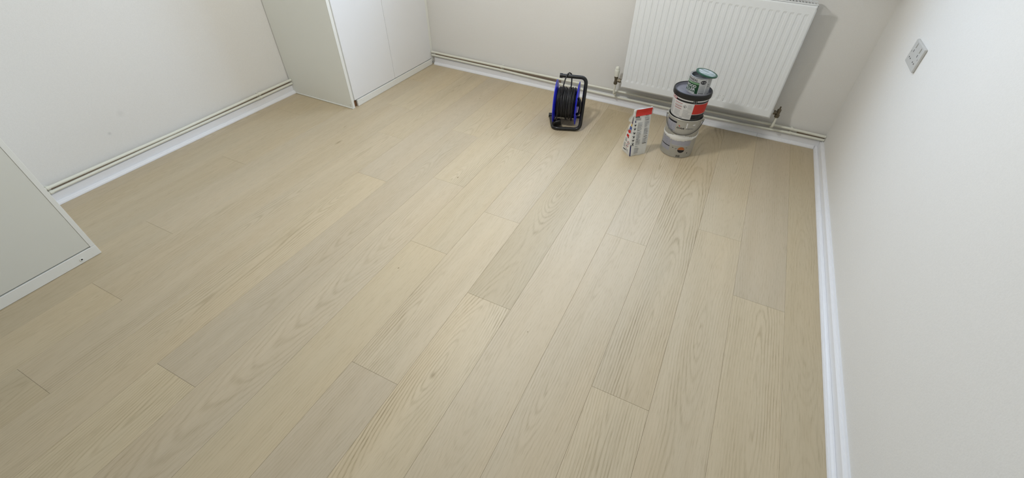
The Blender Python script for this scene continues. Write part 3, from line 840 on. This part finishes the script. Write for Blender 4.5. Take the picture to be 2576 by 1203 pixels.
# loose lid, tipped on the tin: a thing of its own
lid = bpy.data.objects.new('lid', None); col.objects.link(lid); lid.parent = tin
lid['label'] = 'green-rimmed silver lid lying askew'
lid.location = (.0225, .004, TH+.0108)
lid.rotation_euler = (math.radians(-3), math.radians(9.0), 0)
lidgreen = plain('lid_green', (30, 84, 66), .35, noise=.05)
def lid_top_mat():
    m, nt, b = new_mat('smeared_lid_top'); N, L = nt.nodes, nt.links
    tc = N.new('ShaderNodeTexCoord'); mp = N.new('ShaderNodeMapping'); mp.inputs['Scale'].default_value = (18, 90, 20); mp.inputs['Rotation'].default_value = (0, 0, .35)
    nz = N.new('ShaderNodeTexNoise'); nz.inputs['Scale'].default_value = 1.0; nz.inputs['Detail'].default_value = 4; nz.inputs['Distortion'].default_value = .6
    L.new(tc.outputs['Object'], mp.inputs[0]); L.new(mp.outputs[0], nz.inputs['Vector'])
    cr = N.new('ShaderNodeValToRGB'); cr.color_ramp.elements[0].position = .38; cr.color_ramp.elements[0].color = srgb(104, 134, 128)
    cr.color_ramp.elements[1].position = .60; cr.color_ramp.elements[1].color = srgb(216, 222, 232)
    L.new(nz.outputs['Fac'], cr.inputs[0]); L.new(cr.outputs[0], b.inputs['Base Color'])
    b.inputs['Roughness'].default_value = .35; b.inputs['Metallic'].default_value = .2
    return m
lathe('rim', [(.0460, -.0030), (.0520, -.0040), (.0560, -.0040), (.0575, -.0010), (.0570, .0020), (.0535, .0034), (.0500, .0026), (.0460, .0024)], lidgreen, lid, n=56)
lathe('top', [(0, .0022), (.0455, .0024), (.0455, -.0030), (0, -.0032)], lid_top_mat(), lid, n=56)

# ------------------------------------------------------------------ bag of filler powder
BG = (-.3505, 2.2800, 0)
bag = thing('powder_bag', BG, 'standing white paper bag of filler with a red folded top', 'bag', rz=math.radians(47))
HB = .278
def half_a(v): return .053 + .004*math.sin(PI*min(v*1.4, 1)) + .004*v
def half_b(v):
    t = min(1, v/.93); return .038*(1-t**1.25) + .0016
def wob(a, b_, k=1.0):
    return k*(.0016*math.sin(a*3.1+b_*11)+.0012*math.sin(a*7.3-b_*17+1)+.0008*math.sin(b_*41+a*2))
def bag_pt(face, u, v, lift=0):
    a, b_ = half_a(v), half_b(v); zz = HB*v + .006*(v > .9)*(v-.9)*10*(0 if face else 1)*0
    e = 1-u*u
    if face == 0:   x, y = u*a, -(b_ + (.007*e*math.sin(PI*min(1, v*1.05)) + wob(u*2, v)*e)) - lift
    elif face == 2: x, y = -u*a, (b_ + (.007*e*math.sin(PI*min(1, v*1.05)) + wob(u*2+5, v)*e)) + lift
    elif face == 1: x, y = a - (.010*e*v + wob(u, v+3)*e*min(1, 3*(1-v))) + lift, u*b_
    else:           x, y = -a + (.006*e*v + wob(u, v+7)*e*min(1, 3*(1-v))) - lift, -u*b_
    if v < .04:      # rounded foot
        k = 1-.06*(1-v/.04); x *= k; y *= k
    sag = .004*math.sin(v*23+face)
    y += -.010*v*v      # leans a little
    return (x, y, zz + .004*(v > .99)*math.sin(u*5))
bm = bmesh.new(); nu, nv = 12, 30
vsr = []
for j in range(nv+1):
    v = j/nv; ring = []
    for f_ in range(4):
        for i in range(nu):
            ring.append(bm.verts.new(bag_pt(f_, -1+2*i/nu, v)))
    vsr.append(ring)
n = 4*nu
for j in range(nv):
    for i in range(n): bm.faces.new((vsr[j][i], vsr[j][(i+1) % n], vsr[j+1][(i+1) % n], vsr[j+1][i]))
bm.faces.new(vsr[0][::-1]); bm.faces.new(vsr[-1])
bagpaper = plain('white_bag_film', (222, 223, 220), .35, noise=.03, nscale=60, bump=.25)
from_bm('sack', bm, bagpaper, bag, smooth=True, angle=45)
# folded flap at the top and the loose gusset flap
bm = bmesh.new(); g = []
for j in range(5):
    v = .86+.15*j/4
    g.append([bm.verts.new((-.064+.128*i/10, bag_pt(0, 0, min(1, v))[1]-.0028-.001*math.sin(i*1.7+j), HB*v + .003*math.sin(i*1.1)*(j == 4))) for i in range(11)])
for j in range(4):
    for i in range(10): bm.faces.new((g[j][i], g[j][i+1], g[j+1][i+1], g[j+1][i]))
o = from_bm('top_flap', bm, bagpaper, bag, smooth=True)
md = o.modifiers.new('s', 'SOLIDIFY'); md.thickness = .0016
bm = bmesh.new()
q = [(-.056, -.010, HB*.93), (-.074, .004, HB*.80), (-.070, .008, HB*.74), (-.054, -.004, HB*.72)]
bm.faces.new([bm.verts.new(p) for p in q]); o = from_bm('gusset_flap', bm, bagpaper, bag)
md = o.modifiers.new('s', 'SOLIDIFY'); md.thickness = .0012
bagred = plain('bag_red', (206, 44, 36), .3, noise=.12, nscale=30, bump=.3)
def flap_surf(u, v, lift):
    if v > .86:
        return (u*.064, bag_pt(0, 0, min(1, v))[1]-.0048-lift, HB*v)
    return bag_pt(0, u, v, lift)
S = Sheet(flap_surf)
S.rect(-.74, .865, .86, 1.005, bagred, 8, 4, lift=.0010)
S.rect(-.80, .838, -.35, .855, I['black'], 3, 1, lift=.0012); S.rect(.35, .845, .7, .855, I['dgrey'], 3, 1, lift=.0012)
for a in (.818, .798, .780): S.rect(-.72, a, -.2, a+.008, I['dgrey'], 4, 1, lift=.0012)
S.rect(-.80, .735, -.70, .775, I['navy'], 1, 2, lift=.0012)
for a in (.685, .610, .525, .445, .365, .290):
    S.rect(-.86, a, -.60, a+.010, I['black'], 3, 1, lift=.0012)
    S.poly([(-.80, a), (-.64, a), (-.70, a-.022), (-.76, a-.022)], I['black'], lift=.0012)
    S.rect(-.82, a-.040, -.66, a-.034, I['dgrey'], 2, 1, lift=.0012)
S.rect(-.98, .010, -.86, .245, I['navy'], 1, 8, lift=.0012); S.rect(-.98, .250, -.60, .262, I['black'], 3, 1, lift=.0012)
for (a, b2, c_) in ((.06, .20, 9), (.26, .38, 9), (.40, .55, 10), (.57, .74, 11)): S.lines(-.48, a, .02, b2, c_, I['txt'], fill=.5, lift=.0012)
for a in (.225, .385, .565): S.rect(-.48, a, -.20, a+.007, I['black'], 2, 1, lift=.0012)
for (a, b2, c_) in ((.27, .40, 8), (.46, .60, 10), (.62, .74, 9), (.76, .83, 5)): S.lines(.30, a, .86, b2, c_, I['txt'], fill=.5, lift=.0012)
for a in (.42, .26, .755): S.rect(.35, a, .78, a+.009, I['black'], 3, 1, lift=.0012)
S.build('print_front', bag)
S = Sheet(lambda u, v, l: bag_pt(3, u, v, l))
# on this face u runs from the far edge (-1) to the near corner (+1)
S.rect(-.2, .76, .95, .85, I['black'], 3, 2, lift=.001); S.rect(-.3, .70, .85, .755, I['purple'], 3, 2, lift=.001)
S.disc(.1, .665, .45, .030, I['yellow'], lift=.0012)
S.rect(-.5, .565, .75, .635, I['blue'], 3, 2, lift=.001)
S.disc(-.1, .52, .50, .034, I['red'], lift=.0012); S.disc(-.3, .425, .42, .030, I['red'], lift=.0012); S.disc(0, .385, .16, .014, I['darkred'], lift=.0012)
S.rect(-.9, .50, .8, .56, I['lilac'], 3, 2, lift=.0009)
S.lines(-.75, .28, -.15, .37, 6, I['txt'], fill=.5, lift=.001); S.lines(-.8, .13, -.35, .25, 7, I['txt'], fill=.5, lift=.001); S.lines(-.2, .08, .7, .145, 4, I['txt'], fill=.4, lift=.001)
for (cu_, cv_) in ((.35, .285), (.12, .205)):
    S.poly([(cu_, cv_+.042), (cu_-.42, cv_), (cu_, cv_-.042), (cu_+.42, cv_)], I['red'], lift=.0011)
    S.poly([(cu_, cv_+.034), (cu_-.34, cv_), (cu_, cv_-.034), (cu_+.34, cv_)], I['white'], lift=.0014)
    S.poly([(cu_, cv_+.018), (cu_-.10, cv_), (cu_, cv_-.018), (cu_+.10, cv_)], I['black'], lift=.0017)
S.rect(-.75, .075, -.10, .095, I['black'], 3, 1, lift=.001)
S.build('print_side', bag)

# ------------------------------------------------------------------ cable reel
RO = (-.830, 2.40, 0)
RW0 = (-.825, 2.40, 0)
reel = thing('cable_reel', RO, 'extension cable reel with blue discs in a black tubular stand', 'cable reel', rz=math.radians(15))
tr = .0110
L_ = lambda x, y, z: (x-RW0[0], y-RW0[1], z)
xr_, xl_ = -.724, -.893
DC = (-.83, 2.42, .142)
# stand: handle, upright, foot loop as one bent tube
path = [L_(-.878, 2.425, .305), L_(xr_, 2.425, .305), L_(xr_-.002, 2.335, tr+.001), L_(xl_, 2.315, tr+.001), L_(-.925, 2.455, tr+.001)]
tube('stand', fillet(path, .036, 8), tr, M['tube'], reel, n=14)
tube('rear_foot', [L_(-.920, 2.478, tr+.0055), L_(-.735, 2.492, tr+.0055)], tr*.9, M['tube'], reel, n=12)
tube('end_cap', [L_(-.942, 2.476, tr+.0055), L_(-.915, 2.4785, tr+.0055)], tr*1.35, M['black'], reel, n=14)
tube('end_cap', [L_(-.885, 2.425, .305), L_(-.868, 2.425, .305)], tr*1.25, M['black'], reel, n=14)
Ax = Matrix.Rotation(PI/2, 4, 'Y')
def flange(name, x, s):
    # shallow dish, rim turned outward
    prof = [(.022, 0), (.075, .001*s), (.105, .004*s), (.124, .008*s), (.128, .010*s), (.130, .008*s), (.129, .005*s), (.110, .000*s), (.080, -.003*s), (.022, -.004*s), (.022, 0)]
    return lathe(name, prof, M['blue'], reel, n=64, axis=Ax, loc=L_(x, DC[1], DC[2]))
flange('disc', -.893, -1); flange('disc', -.770, 1)
lathe('hub', [(0, -.068), (.020, -.068), (.045, -.060), (.045, .060), (.020, .060), (.018, .092), (0, .092)], M['black'], reel, n=32, axis=Ax, loc=L_(-.832, DC[1], DC[2]))
# winding of cable on the drum
bm = bmesh.new()
x = -.880; random.seed(3)
while x < -.780:
    R_ = .086 + random.uniform(-.004, .005); tx = random.uniform(-.05, .05); ph = random.uniform(0, 6)
    ez = random.uniform(0, .006)
    cx_ = x - DC[0]
    add_tube(bm, [L_(x + R_*tx*math.sin(t) + .0015*math.sin(3*t+ph), DC[1]+R_*math.cos(t), DC[2]+R_*math.sin(t) - ez*(math.sin(t) < 0)*abs(math.sin(t))) for t in [2*PI*k/40 for k in range(40)]], .0042, 7, closed=True)
    x += .0079
x = -.884
while x < -.778:
    add_tube(bm, [L_(x, DC[1]+.078*math.cos(t), DC[2]+.078*math.sin(t)) for t in [2*PI*k/32 for k in range(32)]], .0045, 6, closed=True)
    x += .0086
# slack loops hanging below
for (xx, drop) in ((-.822, .018), (-.788, .020), (-.805, .008)):
    add_tube(bm, [L_(xx+.003*math.sin(t), DC[1]+.090*math.cos(t), DC[2]+(.090+(drop if math.sin(t) < 0 else 0)*abs(math.sin(t)))*math.sin(t)) for t in [2*PI*k/40 for k in range(40)]], .0044, 7, closed=True)
# bight pulled up over the handle
pts = [L_(-.862, 2.358, .205), L_(-.855, 2.372, .262), L_(-.846, 2.400, .305), L_(-.836, 2.420, .3215), L_(-.826, 2.432, .3215), L_(-.816, 2.4445, .305), L_(-.812, 2.440, .262), L_(-.812, 2.425, .226)]
def smooth(P, k=5):
    P = [Vector(p) for p in P]; out = []
    for i in range(len(P)-1):
        p0 = P[max(i-1, 0)]; p1 = P[i]; p2_ = P[i+1]; p3 = P[min(i+2, len(P)-1)]
        for j in range(k):
            t = j/k
            out.append(.5*((2*p1)+(-p0+p2_)*t+(2*p0-5*p1+4*p2_-p3)*t*t+(-p0+3*p1-3*p2_+p3)*t**3))
    out.append(P[-1]); return out
add_tube(bm, smooth(pts), .0040, 8)
add_tube(bm, smooth([L_(-.872, 2.345, .200), L_(-.874, 2.330, .150), L_(-.876, 2.335, .085), L_(-.874, 2.345, .052)]), .0040, 8)
from_bm('cable', bm, M['cable'], reel, smooth=True, angle=60)
# plug hanging inside the near left corner of the foot
bm = bmesh.new()
add_box(bm, (-.022, -.014, -.026), (.020, .014, .020), .007, 3)
add_tube(bm, [(-.002, 0, .018), (-.004, 0, .034)], [.0085, .0055], 10)
o = from_bm('plug', bm, M['black'], reel, smooth=True, angle=40)
o.location = L_(-.870, 2.352, .036); o.rotation_euler = (.25, -.25, .3)
bm = bmesh.new()
for (a, b2) in ((-.010, -.032), (.009, -.032)): add_box(bm, (a-.002, -.002, b2-.009), (a+.002, .002, -.026))
p = from_bm('plug_pins', bm, M['steel'], o)
# winding handle on the right disc
tube('crank_handle', smooth([L_(-.757, 2.375, .196), L_(-.745, 2.358, .185), L_(-.741, 2.350, .150), L_(-.744, 2.352, .112), L_(-.757, 2.362, .098)]), .0085, M['black'], reel, n=12)
